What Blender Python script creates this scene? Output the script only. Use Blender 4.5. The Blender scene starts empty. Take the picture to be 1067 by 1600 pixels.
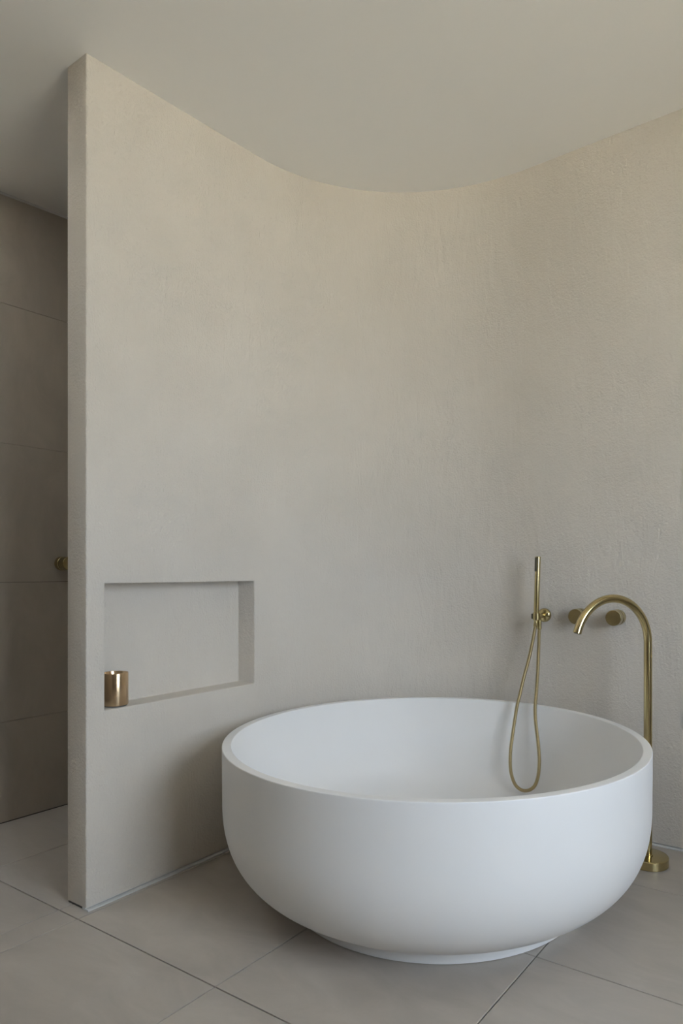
import bpy, bmesh, math, random
from mathutils import Vector, Matrix

# ------------------------------------------------------------------ basics
# Layout unit = camera height; x runs from the shower wall towards the window wall,
# y runs along the niche wall, z is up.  S turns layout units into metres.
S = 1.065
PI = math.pi
scn = bpy.context.scene
col = scn.collection
random.seed(7)

# ------------------------------------------------------------------ camera
cam_d = bpy.data.cameras.new('camera')
cam = bpy.data.objects.new('camera', cam_d)
col.objects.link(cam)
cam.location = (0, 0, 1.0 * S)
cam.rotation_euler = (PI / 2, 0, 0.5956)
cam_d.sensor_fit = 'VERTICAL'
cam_d.sensor_height = 36.0
cam_d.lens = 1088.3 / 1600 * 36.0
cam_d.shift_x = -(623.2 - 533.5) / 1600
cam_d.shift_y = (891.46 - 800) / 1600
cam_d.clip_start = 0.05
scn.camera = cam

# ------------------------------------------------------------------ sky, sun, window portal, exposure
world = bpy.data.worlds.new('sky')
scn.world = world
world.use_nodes = True
wn = world.node_tree
wn.nodes.clear()
w_out = wn.nodes.new('ShaderNodeOutputWorld')
w_bg = wn.nodes.new('ShaderNodeBackground')
w_bg.inputs['Color'].default_value = (0.75, 0.868, 1.0, 1)
w_bg.inputs['Strength'].default_value = 9.9
wn.links.new(w_bg.outputs['Background'], w_out.inputs['Surface'])

WIN_Y0, WIN_Y1, WIN_Z0, WIN_Z1, WIN_X = 0.00, 1.42, 0.80, 2.36, 1.60
Y_REAR = -2.3                             # wall behind the camera
SK_X0, SK_X1, SK_Y0, SK_Y1, SK_Z = -2.79, -2.33, 0.46, 0.94, 2.95   # unseen skylight, added to brighten the shower floor

sun_d = bpy.data.lights.new('sun', 'SUN')
sun_d.energy = 60.0
sun_d.angle = math.radians(0.6)
sun_d.color = (1.0, 0.96, 0.88)
sun = bpy.data.objects.new('sun', sun_d)
col.objects.link(sun)
sdir = Vector((0.10, -0.62, -0.78)).normalized()      # runs along the facade, never enters the window
sun.rotation_euler = sdir.to_track_quat('-Z', 'Y').to_euler()
sun.location = (4 * S, 8 * S, 9 * S)

por_d = bpy.data.lights.new('window_portal', 'AREA')
por_d.shape = 'RECTANGLE'
por_d.size = (WIN_Z1 - WIN_Z0) * S
por_d.size_y = (WIN_Y1 - WIN_Y0) * S
por_d.cycles.is_portal = True
por = bpy.data.objects.new('window_portal', por_d)
col.objects.link(por)
por.location = ((WIN_X + 0.13) * S, (WIN_Y0 + WIN_Y1) / 2 * S, (WIN_Z0 + WIN_Z1) / 2 * S)
por.rotation_euler = (0, PI / 2, 0)                   # shines towards -x, into the room

por2_d = bpy.data.lights.new('added_skylight_portal', 'AREA')  # portal for the added skylight
por2_d.shape = 'RECTANGLE'
por2_d.size = (SK_X1 - SK_X0) * S
por2_d.size_y = (SK_Y1 - SK_Y0) * S
por2_d.cycles.is_portal = True
por2 = bpy.data.objects.new('added_skylight_portal', por2_d)
col.objects.link(por2)
por2.location = ((SK_X0 + SK_X1) / 2 * S, (SK_Y0 + SK_Y1) / 2 * S, (SK_Z + .03) * S)

scn.view_settings.view_transform = 'Standard'
scn.view_settings.look = 'None'
scn.view_settings.gamma = 1.0
scn.view_settings.use_curve_mapping = False
scn.view_settings.exposure = 0.29
scn.cycles.use_denoising = True
scn.cycles.max_bounces = 12
scn.cycles.diffuse_bounces = 8
scn.cycles.transparent_max_bounces = 8
scn.cycles.sample_clamp_indirect = 6.0
scn.cycles.caustics_reflective = False
scn.cycles.caustics_refractive = False


# ------------------------------------------------------------------ materials
def new_mat(name):
    m = bpy.data.materials.new(name)
    m.use_nodes = True
    nt = m.node_tree
    return m, nt, nt.nodes['Principled BSDF']


def N(nt, kind, **kw):
    n = nt.nodes.new(kind)
    for k, v in kw.items():
        if k in n.inputs:
            n.inputs[k].default_value = v
        else:
            setattr(n, k, v)
    return n


def ramp(nt, stops):
    r = nt.nodes.new('ShaderNodeValToRGB')
    e = r.color_ramp.elements
    while len(e) > 1:
        e.remove(e[-1])
    e[0].position, e[0].color = stops[0][0], (*stops[0][1], 1)
    for p, c in stops[1:]:
        q = e.new(p)
        q.color = (*c, 1)
    return r


def mat_plain(name, rgb, rough, metal=0.0, spec=0.5):
    m, nt, b = new_mat(name)
    b.inputs['Base Color'].default_value = (*rgb, 1)
    b.inputs['Roughness'].default_value = rough
    b.inputs['Metallic'].default_value = metal
    b.inputs['Specular IOR Level'].default_value = spec
    return m


def mat_plaster():
    m, nt, b = new_mat('trowelled_plaster')
    L = nt.links.new
    tc = N(nt, 'ShaderNodeTexCoord')
    # broad tone drift of hand-applied plaster
    n1 = N(nt, 'ShaderNodeTexNoise', Scale=1.7, Detail=5.0, Roughness=0.6)
    L(tc.outputs['Object'], n1.inputs['Vector'])
    r1 = ramp(nt, [(0.30, (0.600, 0.560, 0.503)), (0.70, (0.655, 0.614, 0.557))])
    L(n1.outputs['Fac'], r1.inputs['Fac'])
    L(r1.outputs['Color'], b.inputs['Base Color'])
    b.inputs['Roughness'].default_value = 0.9
    b.inputs['Specular IOR Level'].default_value = 0.15
    # trowel strokes (slanted, stretched) and sandy grain
    mp = N(nt, 'ShaderNodeMapping')
    mp.inputs['Rotation'].default_value = (0.5, 0.5, 0.0)
    mp.inputs['Scale'].default_value = (9.0, 9.0, 2.6)
    L(tc.outputs['Object'], mp.inputs['Vector'])
    n2 = N(nt, 'ShaderNodeTexNoise', Scale=1.6, Detail=6.0, Roughness=0.62, Distortion=0.6)
    L(mp.outputs['Vector'], n2.inputs['Vector'])
    n3 = N(nt, 'ShaderNodeTexNoise', Scale=135.0, Detail=3.0, Roughness=0.55)
    L(tc.outputs['Object'], n3.inputs['Vector'])
    n4 = N(nt, 'ShaderNodeTexNoise', Scale=4.0, Detail=3.0)
    L(tc.outputs['Object'], n4.inputs['Vector'])
    mr = N(nt, 'ShaderNodeMapRange')
    mr.inputs['From Min'].default_value = 0.35
    mr.inputs['From Max'].default_value = 0.65
    mr.inputs['To Min'].default_value = 0.45
    mr.inputs['To Max'].default_value = 1.0
    L(n4.outputs['Fac'], mr.inputs['Value'])
    mul = N(nt, 'ShaderNodeMath', operation='MULTIPLY')
    L(n3.outputs['Fac'], mul.inputs[0])
    L(mr.outputs['Result'], mul.inputs[1])
    b1 = N(nt, 'ShaderNodeBump', Strength=0.5, Distance=0.016)
    L(n2.outputs['Fac'], b1.inputs['Height'])
    b2 = N(nt, 'ShaderNodeBump', Strength=0.6, Distance=0.006)
    L(mul.outputs[0], b2.inputs['Height'])
    L(b1.outputs['Normal'], b2.inputs['Normal'])
    L(b2.outputs['Normal'], b.inputs['Normal'])
    return m


def mat_tile(name, dark, light, rough):
    m, nt, b = new_mat(name)
    L = nt.links.new
    tc = N(nt, 'ShaderNodeTexCoord')
    oi = N(nt, 'ShaderNodeObjectInfo')
    add = N(nt, 'ShaderNodeVectorMath', operation='ADD')
    sc = N(nt, 'ShaderNodeVectorMath', operation='SCALE')
    cb = N(nt, 'ShaderNodeCombineXYZ')
    for k in range(3):
        L(oi.outputs['Random'], cb.inputs[k])
    L(cb.outputs[0], sc.inputs[0])
    sc.inputs['Scale'].default_value = 37.0
    L(tc.outputs['Object'], add.inputs[0])
    L(sc.outputs[0], add.inputs[1])
    mp = N(nt, 'ShaderNodeMapping')
    mp.inputs['Scale'].default_value = (1.0, 2.2, 1.0)
    mp.inputs['Rotation'].default_value = (0, 0, 0.5)
    L(add.outputs[0], mp.inputs['Vector'])
    n1 = N(nt, 'ShaderNodeTexNoise', Scale=3.2, Detail=9.0, Roughness=0.66, Distortion=0.7)
    L(mp.outputs[0], n1.inputs['Vector'])
    r1 = ramp(nt, [(0.28, dark), (0.72, light)])
    L(n1.outputs['Fac'], r1.inputs['Fac'])
    # faint rust-brown specks
    n2 = N(nt, 'ShaderNodeTexNoise', Scale=34.0, Detail=4.0, Roughness=0.7)
    L(add.outputs[0], n2.inputs['Vector'])
    r2 = ramp(nt, [(0.70, (1, 1, 1)), (0.80, (0.82, 0.80, 0.77))])
    L(n2.outputs['Fac'], r2.inputs['Fac'])
    mx = N(nt, 'ShaderNodeMixRGB', blend_type='MULTIPLY')
    mx.inputs['Fac'].default_value = 1.0
    L(r1.outputs['Color'], mx.inputs['Color1'])
    L(r2.outputs['Color'], mx.inputs['Color2'])
    L(mx.outputs['Color'], b.inputs['Base Color'])
    b.inputs['Roughness'].default_value = rough
    b.inputs['Specular IOR Level'].default_value = 0.4
    bp = N(nt, 'ShaderNodeBump', Strength=0.12, Distance=0.002)
    L(n1.outputs['Fac'], bp.inputs['Height'])
    L(bp.outputs['Normal'], b.inputs['Normal'])
    return m


def mat_brass(name, rgb, rough, aniso=0.55):
    m, nt, b = new_mat(name)
    L = nt.links.new
    tc = N(nt, 'ShaderNodeTexCoord')
    mp = N(nt, 'ShaderNodeMapping')
    mp.inputs['Scale'].default_value = (6, 6, 6)
    L(tc.outputs['Object'], mp.inputs['Vector'])
    n = N(nt, 'ShaderNodeTexNoise', Scale=1.0, Detail=2.0)
    L(mp.outputs[0], n.inputs['Vector'])
    mr = N(nt, 'ShaderNodeMapRange')
    mr.inputs['To Min'].default_value = rough * 0.93
    mr.inputs['To Max'].default_value = rough * 1.07
    L(n.outputs['Fac'], mr.inputs['Value'])
    L(mr.outputs['Result'], b.inputs['Roughness'])
    b.inputs['Base Color'].default_value = (*rgb, 1)
    b.inputs['Metallic'].default_value = 1.0
    # brushed around the axis: highlights stretch along it
    tg = N(nt, 'ShaderNodeTangent', direction_type='UV_MAP', uv_map='axis')
    L(tg.outputs['Tangent'], b.inputs['Tangent'])
    b.inputs['Anisotropic'].default_value = aniso
    return m


def mat_paint(name, rgb):
    m, nt, b = new_mat(name)
    L = nt.links.new
    tc = N(nt, 'ShaderNodeTexCoord')
    n = N(nt, 'ShaderNodeTexNoise', Scale=60.0, Detail=3.0)
    L(tc.outputs['Object'], n.inputs['Vector'])
    bp = N(nt, 'ShaderNodeBump', Strength=0.06, Distance=0.001)
    L(n.outputs['Fac'], bp.inputs['Height'])
    L(bp.outputs['Normal'], b.inputs['Normal'])
    b.inputs['Base Color'].default_value = (*rgb, 1)
    b.inputs['Roughness'].default_value = 0.85
    b.inputs['Specular IOR Level'].default_value = 0.2
    return m


def mat_stone_resin():
    m, nt, b = new_mat('matt_white_stone_resin')
    L = nt.links.new
    tc = N(nt, 'ShaderNodeTexCoord')
    n = N(nt, 'ShaderNodeTexNoise', Scale=3.0, Detail=4.0)
    L(tc.outputs['Object'], n.inputs['Vector'])
    r = ramp(nt, [(0.3, (0.83, 0.83, 0.835)), (0.7, (0.85, 0.85, 0.855))])
    L(n.outputs['Fac'], r.inputs['Fac'])
    L(r.outputs['Color'], b.inputs['Base Color'])
    b.inputs['Roughness'].default_value = 0.46
    b.inputs['Specular IOR Level'].default_value = 0.35
    return m


def mat_pane():
    m = bpy.data.materials.new('clear_window_glass')
    m.use_nodes = True
    nt = m.node_tree
    nt.nodes.clear()
    o = nt.nodes.new('ShaderNodeOutputMaterial')
    t = nt.nodes.new('ShaderNodeBsdfTransparent')
    g = nt.nodes.new('ShaderNodeBsdfGlossy')
    g.inputs['Roughness'].default_value = 0.02
    f = nt.nodes.new('ShaderNodeFresnel')
    f.inputs['IOR'].default_value = 1.3
    x = nt.nodes.new('ShaderNodeMixShader')
    nt.links.new(f.outputs[0], x.inputs[0])
    nt.links.new(t.outputs[0], x.inputs[1])
    nt.links.new(g.outputs[0], x.inputs[2])
    nt.links.new(x.outputs[0], o.inputs['Surface'])
    return m


PLASTER = mat_plaster()
CEIL = mat_paint('white_ceiling_paint', (0.88, 0.875, 0.865))
PAINT = mat_paint('pale_wall_paint', (0.43, 0.39, 0.34))
TILE_F = mat_tile('warm_grey_floor_tile', (0.390, 0.354, 0.312), (0.485, 0.443, 0.396), 0.42)
TILE_W = mat_tile('grey_shower_tile', (0.400, 0.362, 0.312), (0.480, 0.438, 0.380), 0.5)
GROUT = mat_plain('grey_grout', (0.06, 0.056, 0.052), 0.9)
SEAL = mat_plain('pale_grey_sealant', (0.62, 0.63, 0.63), 0.5)
DARK = mat_plain('dark_recess', (0.10, 0.095, 0.09), 0.9)
RESIN = mat_stone_resin()
BRASS = mat_brass('brushed_brass', (0.56, 0.465, 0.245), 0.19)
BRASS_H = mat_brass('brass_hose_metal', (0.42, 0.34, 0.19), 0.40, 0.0)
COPPER = mat_brass('satin_copper_brass', (0.68, 0.51, 0.33), 0.25, 0.9)
RUBBER = mat_plain('dark_nozzle_rubber', (0.085, 0.072, 0.04), 0.5)
FRAME = mat_plain('bronze_window_frame', (0.10, 0.09, 0.08), 0.4)
PANE = mat_pane()
EARTH = mat_tile('sunlit_sandstone_paving', (0.55, 0.490, 0.380), (0.62, 0.557, 0.435), 0.9)


# ------------------------------------------------------------------ mesh helpers (layout units in, metres out)
def link(name, bm, mat, parent=None, loc=None, smooth=None, kind=None):
    """bm holds absolute layout coordinates; loc is the object's origin in layout units."""
    o0 = Vector(loc) if loc is not None else Vector((0, 0, 0))
    bmesh.ops.translate(bm, verts=bm.verts, vec=-o0)
    bmesh.ops.scale(bm, verts=bm.verts, vec=(S, S, S))
    bmesh.ops.recalc_face_normals(bm, faces=bm.faces)
    me = bpy.data.meshes.new(name)
    if smooth is not None:
        for f in bm.faces:
            f.smooth = True
        for e in bm.edges:
            if len(e.link_faces) == 2:
                e.smooth = e.calc_face_angle(0.0) < smooth
    bm.to_mesh(me)
    bm.free()
    if mat:
        me.materials.append(mat)
    ob = bpy.data.objects.new(name, me)
    col.objects.link(ob)
    if parent is not None:
        ob.parent = parent
        ob.location = o0 * S - parent.matrix_world.translation if not parent.parent else \
            o0 * S - (parent.location + parent.parent.location)
    else:
        ob.location = o0 * S
        ob.matrix_world = Matrix.Translation(o0 * S)
    if kind:
        ob['kind'] = kind
    return ob


def thing(name, label, cat, loc, group=None):
    e = bpy.data.objects.new(name, None)
    e.empty_display_size = 0.05
    col.objects.link(e)
    e.location = Vector(loc) * S
    e.matrix_world = Matrix.Translation(Vector(loc) * S)
    e['label'] = label
    e['category'] = cat
    if group:
        e['group'] = group
    return e


def box(bm, x0, x1, y0, y1, z0, z1, bev=0.0, seg=2):
    r = bmesh.ops.create_cube(bm, size=1.0)
    for v in r['verts']:
        v.co = Vector((x0 + (v.co.x + .5) * (x1 - x0), y0 + (v.co.y + .5) * (y1 - y0), z0 + (v.co.z + .5) * (z1 - z0)))
    if bev:
        es = list({e for v in r['verts'] for e in v.link_edges})
        bmesh.ops.bevel(bm, geom=es, offset=bev, segments=seg, affect='EDGES', profile=0.5)


def frame_of(d):
    d = Vector(d).normalized()
    up = Vector((0, 0, 1)) if abs(d.z) < 0.95 else Vector((1, 0, 0))
    a = d.cross(up).normalized()
    return d, a, d.cross(a).normalized()


def axis_uv(bm):
    return bm.loops.layers.uv.get('axis') or bm.loops.layers.uv.new('axis')


def lathe(bm, base, axis, prof, n=48, cap0=True, cap1=True):
    """prof: list of (distance along axis, radius)."""
    axis_uv(bm)
    d, a, b = frame_of(axis)
    base = Vector(base)
    rings = []
    for h, r in prof:
        if r < 1e-6:
            rings.append([bm.verts.new(base + d * h)])
        else:
            rings.append([bm.verts.new(base + d * h + (a * math.cos(2 * PI * k / n) + b * math.sin(2 * PI * k / n)) * r)
                          for k in range(n)])
    uv = axis_uv(bm)
    cum = [0.0]
    for (h0, r0), (h1, r1) in zip(prof, prof[1:]):
        cum.append(cum[-1] + math.hypot(h1 - h0, r1 - r0))
    for i, (p, q) in enumerate(zip(rings, rings[1:])):
        for k in range(n):
            l = (k + 1) % n
            if len(p) == 1 and len(q) == 1:
                continue
            if len(p) == 1:
                f, w = bm.faces.new((p[0], q[l], q[k])), ((0, k + .5), (1, k + 1), (1, k))
            elif len(q) == 1:
                f, w = bm.faces.new((p[k], p[l], q[0])), ((0, k), (0, k + 1), (1, k + .5))
            else:
                f, w = bm.faces.new((p[k], p[l], q[l], q[k])), ((0, k), (0, k + 1), (1, k + 1), (1, k))
            for lo_, (a_, b_) in zip(f.loops, w):
                lo_[uv].uv = (cum[i + a_], b_ / n)
    if cap0 and len(rings[0]) > 1:
        bm.faces.new(rings[0])
    if cap1 and len(rings[-1]) > 1:
        bm.faces.new(rings[-1])


def tube(bm, pts, rad, n=20, caps=True):
    """rad: number or list; parallel-transported rings."""
    axis_uv(bm)
    pts = [Vector(p) for p in pts]
    m = len(pts)
    T = [(pts[min(i + 1, m - 1)] - pts[max(i - 1, 0)]).normalized() for i in range(m)]
    _, a, b = frame_of(T[0])
    rings = []
    for i in range(m):
        if i:
            q = T[i - 1].rotation_difference(T[i])
            a = q @ a
            b = q @ b
        r = rad[i] if isinstance(rad, (list, tuple)) else rad
        rings.append([bm.verts.new(pts[i] + (a * math.cos(2 * PI * k / n) + b * math.sin(2 * PI * k / n)) * r)
                      for k in range(n)])
    uv = axis_uv(bm)
    for i, (p, q) in enumerate(zip(rings, rings[1:])):
        for k in range(n):
            l = (k + 1) % n
            f = bm.faces.new((p[k], p[l], q[l], q[k]))
            for lo_, (a_, b_) in zip(f.loops, ((0, k), (0, k + 1), (1, k + 1), (1, k))):
                lo_[uv].uv = ((i + a_) * 0.02, b_ / n)
    if caps:
        bm.faces.new(rings[0])
        bm.faces.new(rings[-1])


def spline(pts, step):
    """Catmull-Rom through pts, resampled at about `step`."""
    P = [Vector(p) for p in pts]
    P = [P[0] * 2 - P[1]] + P + [P[-1] * 2 - P[-2]]
    fine = []
    for i in range(1, len(P) - 2):
        for k in range(24):
            t = k / 24
            a, b, c, d = P[i - 1], P[i], P[i + 1], P[i + 2]
            fine.append(0.5 * ((2 * b) + (c - a) * t + (2 * a - 5 * b + 4 * c - d) * t * t + (3 * b - a - 3 * c + d) * t ** 3))
    fine.append(P[-2])
    out, acc = [fine[0]], 0.0
    for p, q in zip(fine, fine[1:]):
        seg = (q - p).length
        while acc + seg >= step and seg > 1e-9:
            t = (step - acc) / seg
            p = p.lerp(q, t)
            out.append(p.copy())
            seg = (q - p).length
            acc = 0.0
        acc += seg
    out.append(fine[-1])
    return out


def ceil_z(x, y):
    return 2.5293 + 0.0540 * y + 0.0384 * x


# ================================================================== THE SETTING
XW, YW, RF = -1.9075, 2.6264, 0.758       # niche wall plane, tap wall plane, radius of the rounded corner
Y_END, X_BACK = 1.178, -2.007             # free end of the niche wall and its shower side
X_SH = -2.845                             # tiled shower wall

# ---- floor: grout bed with single tiles
bm = bmesh.new()
box(bm, X_SH - .02, WIN_X + .02, Y_REAR - .02, YW + .14, -0.09, -0.006)
floor = link('floor', bm, GROUT, kind='structure')

JG = 0.0016                                # half a joint
xs_main = [-1.884, -1.3049, -0.7186, -0.1400, 0.4300, 1.0, WIN_X]
ys = [Y_REAR, -1.6875, -1.1225, -0.5575, 0.0075, 0.5725, 1.1375, 1.6926, 2.2585, YW + .10]
tiles = []
for i in range(len(xs_main) - 1):
    for j in range(len(ys) - 1):
        tiles.append((xs_main[i], xs_main[i + 1], ys[j], ys[j + 1]))
for j in range(len(ys) - 1):               # narrow strip in line with the niche wall, then the shower
    tiles.append((-1.981, -1.884, ys[j], ys[j + 1]))
    tiles.append((-2.434, -1.981, ys[j], ys[j + 1]))
    tiles.append((X_SH + .0005, -2.434, ys[j], ys[j + 1]))
cache = {}
for a, b, c, d in tiles:
    w, l = round(b - a, 4), round(d - c, 4)
    cx, cy = (a + b) / 2, (c + d) / 2
    if (w, l) not in cache:
        bm = bmesh.new()
        box(bm, cx - w / 2 + JG, cx + w / 2 - JG, cy - l / 2 + JG, cy + l / 2 - JG, -0.012, 0.0, bev=0.0008, seg=1)
        t = link('floor_tile', bm, TILE_F, floor, (cx, cy, 0))
        cache[(w, l)] = t
    else:
        t = cache[(w, l)].copy()
        col.objects.link(t)
        t.parent = floor
        t.location = Vector((cx, cy, 0)) * S

# ---- plaster wall: free end, niche, rounded corner, tap wall
NY0, NY1, NZ0, NZ1, ND = 1.2386, 1.8529, 0.5785, 0.9605, 0.087
W_Z0 = 0.008
front = [(XW, Y_END), (XW, NY0), (XW, NY1)]
NSEG = 56
for k in range(NSEG + 1):
    a = PI - (PI / 2) * k / NSEG
    front.append((XW + RF + RF * math.cos(a), YW - RF + RF * math.sin(a)))
front.append((WIN_X, YW))
back = [(WIN_X, YW + .13), (X_BACK, YW + .13), (X_BACK, Y_END)]
plan = front + back
bm = bmesh.new()
cols_v = []
for x, y in plan:
    zt = ceil_z(x, y) + 0.01
    cols_v.append([bm.verts.new((x, y, z)) for z in (W_Z0, NZ0, NZ1, zt)])
np_ = len(plan)
for i in range(np_):
    p, q = cols_v[i], cols_v[(i + 1) % np_]
    for r in range(3):
        if i == 1 and r == 1:
            continue
        bm.faces.new((p[r], q[r], q[r + 1], p[r + 1]))
bm.faces.new([c[0] for c in cols_v])
bm.faces.new([c[3] for c in cols_v])
a0, b0 = cols_v[1], cols_v[2]
i00 = bm.verts.new((XW - ND, NY0, NZ0)); i01 = bm.verts.new((XW - ND, NY0, NZ1))
i10 = bm.verts.new((XW - ND, NY1, NZ0)); i11 = bm.verts.new((XW - ND, NY1, NZ1))
bm.faces.new((a0[1], b0[1], i10, i00))
bm.faces.new((a0[2], i01, i11, b0[2]))
bm.faces.new((a0[1], i00, i01, a0[2]))
bm.faces.new((b0[1], b0[2], i11, i10))
bm.faces.new((i00, i10, i11, i01))
bm.normal_update()
cap_faces = {f for f in bm.faces if len(f.verts) > 4}
sharp = [e for e in bm.edges if len(e.link_faces) == 2 and e.calc_face_angle(0) > 1.0
         and not any(f in cap_faces for f in e.link_faces)]
bmesh.ops.bevel(bm, geom=sharp, offset=0.0045, segments=3, affect='EDGES', profile=0.5)
wall_back = link('wall_back', bm, PLASTER, smooth=0.6, kind='structure')
bm = bmesh.new()
box(bm, X_BACK + .003, XW - .012, Y_END + .0025, YW + .1, -0.001, W_Z0 + .001)
link('plinth', bm, DARK, wall_back)

# ---- pale shadow-line trim along the foot of the plaster wall
bm = bmesh.new()
path = []
for i, (x, y) in enumerate(front):
    if i in (1, 2):
        continue
    if i == 0:
        n = (1, 0)
    elif i == len(front) - 1:
        n = (0, -1)
    else:
        a = PI - (PI / 2) * (i - 3) / NSEG
        n = (-math.cos(a), -math.sin(a))
    path.append((x, y, n))
prof = [(-.020, 0.0002), (.0115, 0.0002), (.0115, .0035), (.006, .0042), (-.006, .0042), (-.006, .0078), (-.020, .0078)]
rings = [[bm.verts.new((x + n[0] * o, y + n[1] * o, z)) for o, z in prof] for x, y, n in path]
for p, q in zip(rings, rings[1:]):
    for k in range(len(prof)):
        l = (k + 1) % len(prof)
        bm.faces.new((p[k], p[l], q[l], q[k]))
bm.faces.new(rings[0])
bm.faces.new(rings[-1])
link('trim_1', bm, SEAL, kind='structure')

# ---- shower wall with large tiles
bm = bmesh.new()
box(bm, X_SH - .12, X_SH - .009, Y_REAR, YW + .13, -0.05, 2.62)
wall_left = link('wall_left', bm, GROUT, kind='structure')
wz = [0.002, 0.399, 0.953, 1.505, 2.060, None]
wy = [Y_REAR, -0.58, 0.55, 1.685, YW + .12]
for j in range(len(wy) - 1):
    for k in range(len(wz) - 1):
        bm = bmesh.new()
        y0, y1 = wy[j] + .0008, wy[j + 1] - .0008
        z0 = wz[k] + .0008
        z1 = wz[k + 1] - .0008 if wz[k + 1] else 2.40
        box(bm, X_SH - .010, X_SH, y0, y1, z0, z1)
        if wz[k + 1] is None:              # top course is cut to the ceiling
            for v in bm.verts:
                if v.co.z > 2.2:
                    v.co.z = ceil_z(X_SH, v.co.y) - .004
        link('wall_tile', bm, TILE_W, wall_left, (X_SH, (y0 + y1) / 2, z0))
bm = bmesh.new()                            # sealant bead under the ceiling
v = [bm.verts.new((x, y, ceil_z(x, y) + dz)) for y in (Y_REAR + .01, YW + .12)
     for x, dz in ((X_SH - .005, -.008), (X_SH + .002, -.008), (X_SH + .006, -.0005), (X_SH - .005, -.0005))]
for k in range(4):
    l = (k + 1) % 4
    bm.faces.new((v[k], v[l], v[4 + l], v[4 + k]))
bm.faces.new(v[:4]); bm.faces.new(v[4:])
link('trim_2', bm, SEAL, kind='structure')

bm = bmesh.new()                            # far end of the shower
box(bm, X_SH - .12, X_BACK, YW + .02, YW + .13, -0.05, 2.60)
link('wall_shower', bm, TILE_W, kind='structure')

# ---- ceiling, with an opening for the added skylight over the shower entrance
bm = bmesh.new()
cxs = [X_SH - .12, SK_X0, SK_X1, WIN_X + .14]
cys = [Y_REAR - .12, SK_Y0, SK_Y1, YW + .14]
lo = [[bm.verts.new((x, y, ceil_z(x, y))) for y in cys] for x in cxs]
hi = [[bm.verts.new((x, y, SK_Z)) for y in cys] for x in cxs]
for i in range(3):
    for j in range(3):
        if i == 1 and j == 1:
            continue
        for g in (lo, hi):
            bm.faces.new((g[i][j], g[i + 1][j], g[i + 1][j + 1], g[i][j + 1]))
loops = [[(0, 0), (1, 0), (2, 0), (3, 0), (3, 1), (3, 2), (3, 3), (2, 3), (1, 3), (0, 3), (0, 2), (0, 1)],
         [(1, 1), (2, 1), (2, 2), (1, 2)]]
for lp in loops:
    for (i, j), (k, l) in zip(lp, lp[1:] + lp[:1]):
        bm.faces.new((lo[i][j], lo[k][l], hi[k][l], hi[i][j]))
link('ceiling', bm, CEIL, kind='structure')
bm = bmesh.new()  # frame of the unseen skylight added to light the shower floor
fw = .03
box(bm, SK_X0 - fw, SK_X0, SK_Y0 - fw, SK_Y1 + fw, SK_Z, SK_Z + .05)
box(bm, SK_X1, SK_X1 + fw, SK_Y0 - fw, SK_Y1 + fw, SK_Z, SK_Z + .05)
box(bm, SK_X0, SK_X1, SK_Y0 - fw, SK_Y0, SK_Z, SK_Z + .05)
box(bm, SK_X0, SK_X1, SK_Y1, SK_Y1 + fw, SK_Z, SK_Z + .05)
added_frame = link('added_skylight', bm, FRAME, kind='structure')
bm = bmesh.new()  # glass of the added skylight
box(bm, SK_X0, SK_X1, SK_Y0, SK_Y1, SK_Z + .012, SK_Z + .018)
link('pane', bm, PANE, added_frame)

# ---- wall behind the camera
bm = bmesh.new()
box(bm, X_SH - .12, WIN_X + .13, Y_REAR - .12, Y_REAR, -0.05, 2.50)
link('wall_rear', bm, PAINT, kind='structure')

# ---- window wall and window
bm = bmesh.new()
box(bm, WIN_X, WIN_X + .13, Y_REAR, WIN_Y0, -0.05, 2.53)
box(bm, WIN_X, WIN_X + .13, WIN_Y1, YW + .13, -0.05, 2.63)
box(bm, WIN_X, WIN_X + .13, WIN_Y0, WIN_Y1, -0.05, WIN_Z0)
box(bm, WIN_X, WIN_X + .13, WIN_Y0, WIN_Y1, WIN_Z1, 2.60)
link('wall_right', bm, PAINT, kind='structure')
bm = bmesh.new()
fx0, fx1, fw = WIN_X + .075, WIN_X + .115, .035
box(bm, fx0, fx1, WIN_Y0, WIN_Y0 + fw, WIN_Z0, WIN_Z1)
box(bm, fx0, fx1, WIN_Y1 - fw, WIN_Y1, WIN_Z0, WIN_Z1)
box(bm, fx0, fx1, WIN_Y0 + fw, WIN_Y1 - fw, WIN_Z0, WIN_Z0 + fw)
box(bm, fx0, fx1, WIN_Y0 + fw, WIN_Y1 - fw, WIN_Z1 - fw, WIN_Z1)
win = link('window_1', bm, FRAME, kind='structure')
bm = bmesh.new()
box(bm, WIN_X + .092, WIN_X + .098, WIN_Y0 + fw, WIN_Y1 - fw, WIN_Z0 + fw, WIN_Z1 - fw)
link('pane', bm, PANE, win)

# ---- sunlit paving outside the window
bm = bmesh.new()
box(bm, -24, 26, -26, 24, -0.25, -0.12)
link('floor_terrace', bm, EARTH, kind='structure')

# ================================================================== THINGS
# ---- round bath
BX, BY, R, H = -1.1537, 1.9015, 0.6557, 0.4784
bath = thing('bathtub', 'large round matt white freestanding bathtub on a low plinth', 'bathtub', (BX, BY, 0))
rb, zt, pw, z0 = 0.30, 0.33, 2.55, 0.021
outer = []
for k in range(49):
    a = (PI / 2) * k / 48
    outer.append((z0 + (zt - z0) * (1 - math.cos(a) ** (2 / pw) if k < 48 else 1.0),
                  rb + (R * 0.9985 - rb) * math.sin(a) ** (2 / pw)))
rim = 0.0272
e = 0.0022
prof = [(z0, 0.0)] + outer + [(0.41, R * 0.9995), (H - e - .004, R), (H - e, R)]
prof += [(H - e + e * math.sin(t), R - e + e * math.cos(t)) for t in (PI / 8, PI / 4, 3 * PI / 8)]
prof += [(H, R - e), (H, R - e - .003), (H, R - rim + e + .003), (H, R - rim + e)]
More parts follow.
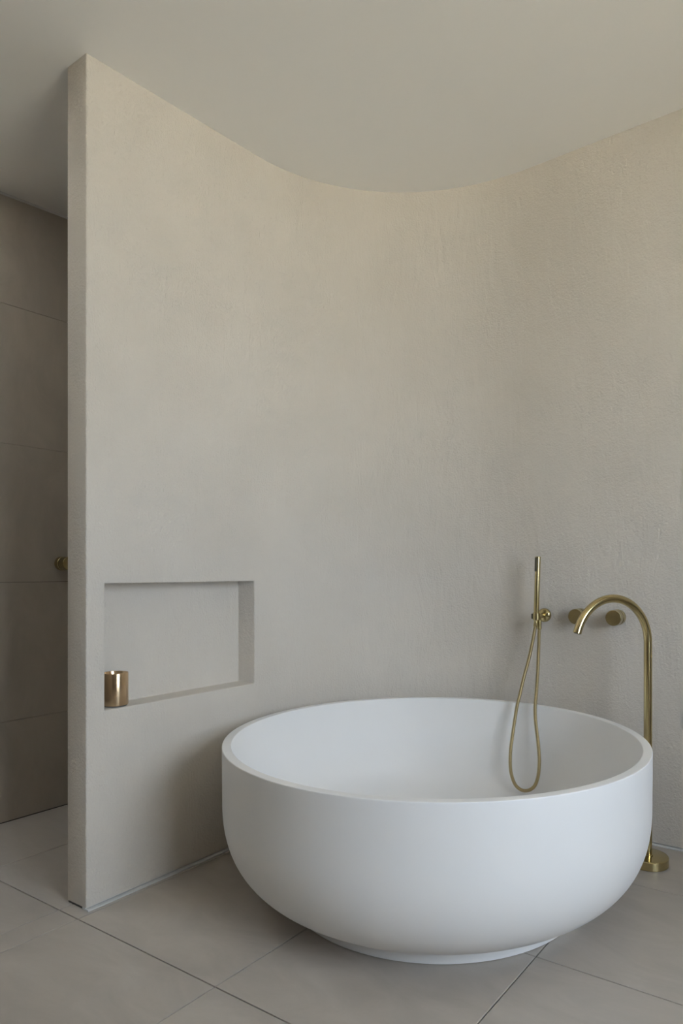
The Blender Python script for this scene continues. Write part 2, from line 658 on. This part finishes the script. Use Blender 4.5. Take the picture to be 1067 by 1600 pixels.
prof += [(H - e + e * math.cos(t), R - rim + e - e * math.sin(t)) for t in (PI / 8, PI / 4, 3 * PI / 8)]
prof += [(H - e, R - rim), (H - e - .004, R - rim - .0002)]
for k in range(33):                        # inner bowl
    a = (PI / 2) * k / 32
    q = 2 / 3.2
    prof.append((0.085 + 0.26 * (1 - math.sin(a) ** q if k else 1.0), (R - rim - .012) * (0.42 + 0.58 * (math.cos(a) ** q if k < 32 else 0.0))))
prof.append((0.080, 0.0))
bm = bmesh.new()
lathe(bm, (BX, BY, 0), (0, 0, 1), prof, n=160, cap0=False, cap1=False)
link('basin', bm, RESIN, bath, (BX, BY, 0), smooth=0.7)
bm = bmesh.new()
lathe(bm, (BX, BY, 0), (0, 0, 1), [(0.0005, .452), (.002, .456), (.030, .456)], n=128)
link('plinth', bm, RESIN, bath, (BX, BY, 0), smooth=0.6)
bm = bmesh.new()
lathe(bm, (BX, BY, .0795), (0, 0, 1), [(0, .030), (.004, .030), (.006, .027), (.006, 0)], n=40)
link('waste_cap', bm, BRASS, bath, (BX, BY, .08), smooth=0.6)

# ---- floor-standing gooseneck spout
PX, PY = -0.6296, 2.4423
sp = thing('bath_spout', 'tall brushed brass gooseneck spout standing on floor beside bathtub', 'spout', (PX, PY, 0))
bm = bmesh.new()
lathe(bm, (PX, PY, 0), (0, 0, 1), [(0.0005, .066), (.0015, .0675), (.028, .0675), (.0305, .0655), (.031, .064), (.031, .0)], n=72)
link('base_plate', bm, BRASS, sp, (PX, PY, 0), smooth=0.6)
ad = Vector((-0.5281, -0.8492, 0)).normalized()
ar, az, tr = 0.152, 0.755, 0.0138
pts = [Vector((PX, PY, z)) for z in (0.030, 0.20, 0.40, 0.60, 0.70, az - .004)]
NA = 44
for k in range(NA + 1):
    a = math.radians(164) * k / NA
    pts.append(Vector((PX, PY, az)) + ad * ar * (1 - math.cos(a)) + Vector((0, 0, ar * math.sin(a))))
bm = bmesh.new()
tube(bm, pts, tr, n=32)
link('pipe', bm, BRASS, sp, (PX, PY, 0), smooth=0.6)
tip, tdir = pts[-1], (pts[-1] - pts[-2]).normalized()
bm = bmesh.new()
lathe(bm, tip - tdir * .001, tdir, [(0, .0105), (.0022, .0105), (.0022, .0)], n=28)
link('aerator', bm, RUBBER, sp, tip, smooth=0.6)
bm = bmesh.new()
lathe(bm, (PX, PY, .0305), (0, 0, 1), [(0, .0165), (.004, .0165), (.005, .0155), (.005, .0)], n=40)
link('collar', bm, BRASS, sp, (PX, PY, .031), smooth=0.6)


# ---- wall-mounted mixer knobs
def knob(label, base, axis, group=None):
    t = thing('mixer_knob', label, 'tap knob', base, group)
    bm = bmesh.new()
    lathe(bm, base, axis, [(0.0002, .0295), (.022, .0295), (.0235, .028), (.0235, .0)], n=56)
    link('escutcheon', bm, BRASS, t, base, smooth=0.6)
    bm = bmesh.new()
    lathe(bm, base, axis, [(.023, .0225), (.031, .0225)], n=40)
    link('neck', bm, RUBBER, t, base, smooth=0.6)
    bm = bmesh.new()
    lathe(bm, base, axis, [(.030, .0), (.030, .0275), (.0312, .0288), (.0615, .0288), (.063, .0273), (.063, .0)], n=56)
    link('handle', bm, BRASS, t, base, smooth=0.6)
    return t


G = 'round brass mixer knobs on the tap wall'
knob('round brass mixer knob framed by the arch of the spout', (-0.7855, YW, 0.825), (0, -1, 0), G)
knob('round brass mixer knob partly hidden behind the outlet of the spout', (-0.929, YW, 0.825), (0, -1, 0), G)
knob('dark brass mixer knob on grey shower tiles, half hidden by plaster wall', (X_SH, 1.643, 1.0295), (1, 0, 0))

# ---- hand shower bracket
HX, HY = -1.0765, 2.542                    # axis of the hand shower
brk = thing('shower_bracket', 'brass wall bracket with round rosette holding the hand shower', 'bracket', (-1.077, YW, 0.8225))
bm = bmesh.new()
lathe(bm, (-1.077, YW, .8225), (0, -1, 0), [(.0002, .0275), (.006, .0275), (.010, .026), (.014, .0215), (.0165, .015), (.018, .0095), (.018, .0)], n=48)
link('rosette', bm, BRASS, brk, (-1.077, YW, .8225), smooth=0.8)
bm = bmesh.new()
lathe(bm, (-1.077, YW - .012, .8225), (0, -1, 0), [(0, .0098), (.0575, .0098)], n=28)
link('arm', bm, BRASS, brk, (-1.077, YW, .8225), smooth=0.6)
bm = bmesh.new()
lathe(bm, (HX, HY, .808), (0, 0, 1), [(.0, .0112), (.0, .0138), (.001, .0145), (.027, .0145), (.028, .0138), (.028, .0112), (0, .0112)], n=36, cap0=False, cap1=False)
link('holder_ring', bm, BRASS, brk, (HX, HY, .808), smooth=0.6)
bm = bmesh.new()
box(bm, HX - .0195, HX - .0135, HY - .006, HY + .003, .812, .832, bev=.0012)
link('clip', bm, RUBBER, brk, (HX, HY, .82))
bm = bmesh.new()
lathe(bm, (-1.0745, 2.5640, .818), (0, 0, -1), [(0, .0085), (.018, .0085), (.019, .0092), (.046, .0092), (.048, .0078), (.048, 0)], n=28)
link('outlet', bm, BRASS, brk, (-1.0745, 2.564, .80), smooth=0.6)

# ---- hand shower with its hose
hs = thing('hand_shower', 'slim brass stick hand shower with hose looping into the bathtub', 'hand shower', (HX, HY, 0.805))
hb, ht = Vector((-1.0786, HY, 0.800)), Vector((-1.0700, HY, 1.0546))
hd = (ht - hb)
bm = bmesh.new()
lathe(bm, hb, hd, [(0, .0075), (.004, .0088), (.012, .0096), (.05, .0104), (hd.length - .0015, .0106), (hd.length, .0092), (hd.length, 0)], n=36)
link('handle', bm, BRASS, hs, hb, smooth=0.6)
fd = Vector((-0.39, -0.92, 0)).normalized()
fs = Vector((-fd.y, fd.x, 0))
bm = bmesh.new()
c0 = hb + hd * 0.775
c1 = hb + hd * 0.985
ring = []
for cpt in (c0, c1):
    for so, fo in ((-.0062, .0070), (.0062, .0070), (.0055, .0112), (-.0055, .0112)):
        ring.append(bm.verts.new(cpt + fs * so + fd * fo))
for k in range(4):
    l = (k + 1) % 4
    bm.faces.new((ring[k], ring[l], ring[4 + l], ring[4 + k]))
bm.faces.new(ring[:4]); bm.faces.new(ring[4:])
strip = link('spray_strip', bm, RUBBER, hs, c0)
bm = bmesh.new()
for k in range(10):
    for so in (-.0032, .0032):
        p = c0.lerp(c1, (k + .5) / 10) + fs * so + fd * .0108
        lathe(bm, p, fd, [(0, .0016), (.0022, .0012), (.0022, 0)], n=8)
link('nozzles', bm, RUBBER, strip, c0)
hose = [(-1.0786, 2.5420, 0.8020), (-1.0804, 2.5376, 0.7798), (-1.0867, 2.5307, 0.7303), (-1.0996, 2.5205, 0.6559),
        (-1.1164, 2.5102, 0.5812), (-1.1306, 2.5, 0.5067), (-1.1358, 2.4906, 0.4704), (-1.1419, 2.4718, 0.3864),
        (-1.1482, 2.4623, 0.3135), (-1.1466, 2.4543, 0.2539), (-1.138, 2.4489, 0.2149), (-1.1213, 2.4445, 0.1846),
        (-1.0992, 2.4421, 0.1708), (-1.078, 2.4414, 0.1699), (-1.0576, 2.4421, 0.1782), (-1.0406, 2.4443, 0.1973),
        (-1.0309, 2.4497, 0.2324), (-1.0288, 2.4555, 0.2721), (-1.0315, 2.4607, 0.3065), (-1.041, 2.4694, 0.3636),
        (-1.0524, 2.478, 0.421), (-1.0614, 2.493, 0.4782), (-1.0634, 2.51, 0.5367), (-1.0666, 2.53, 0.6077),
        (-1.0718, 2.55, 0.6797), (-1.0738, 2.5600, 0.7412), (-1.0745, 2.5640, 0.7695)]
hp = spline(hose, 0.00125)
hr = [0.0064 + (0.00035 if (i % 4) < 2 else -0.00045) for i in range(len(hp))]
bm = bmesh.new()
tube(bm, hp, hr, n=12)
link('hose', bm, BRASS_H, hs, hb, smooth=1.2)
bm = bmesh.new()
lathe(bm, Vector(hose[0]) + Vector((0, 0, .002)), Vector(hose[1]) - Vector(hose[0]), [(0, .0078), (.022, .0078), (.024, .0068), (.024, 0)], n=24)
link('hose_nut', bm, BRASS, hs, hb, smooth=0.6)

# ---- cup in the niche
CX, CY, CZ, CR, CH = XW - .0445, 1.303, NZ0, .0385, .1035
cup = thing('tumbler', 'satin copper-coloured metal tumbler at the left end of the wall niche', 'cup', (CX, CY, CZ))
bm = bmesh.new()
lathe(bm, (CX, CY, CZ), (0, 0, 1), [(.004, 0), (.004, CR - .001), (.0055, CR), (CH - .001, CR), (CH, CR - .0006), (CH, CR - .0018),
                                   (CH - .001, CR - .0024), (.010, CR - .003), (.009, 0)], n=72, cap0=False, cap1=False)
link('body', bm, COPPER, cup, (CX, CY, CZ), smooth=0.6)
bm = bmesh.new()
lathe(bm, (CX, CY, CZ), (0, 0, 1), [(.0003, CR - .004), (.0042, CR - .003)], n=56)
link('foot', bm, DARK, cup, (CX, CY, CZ), smooth=0.6)
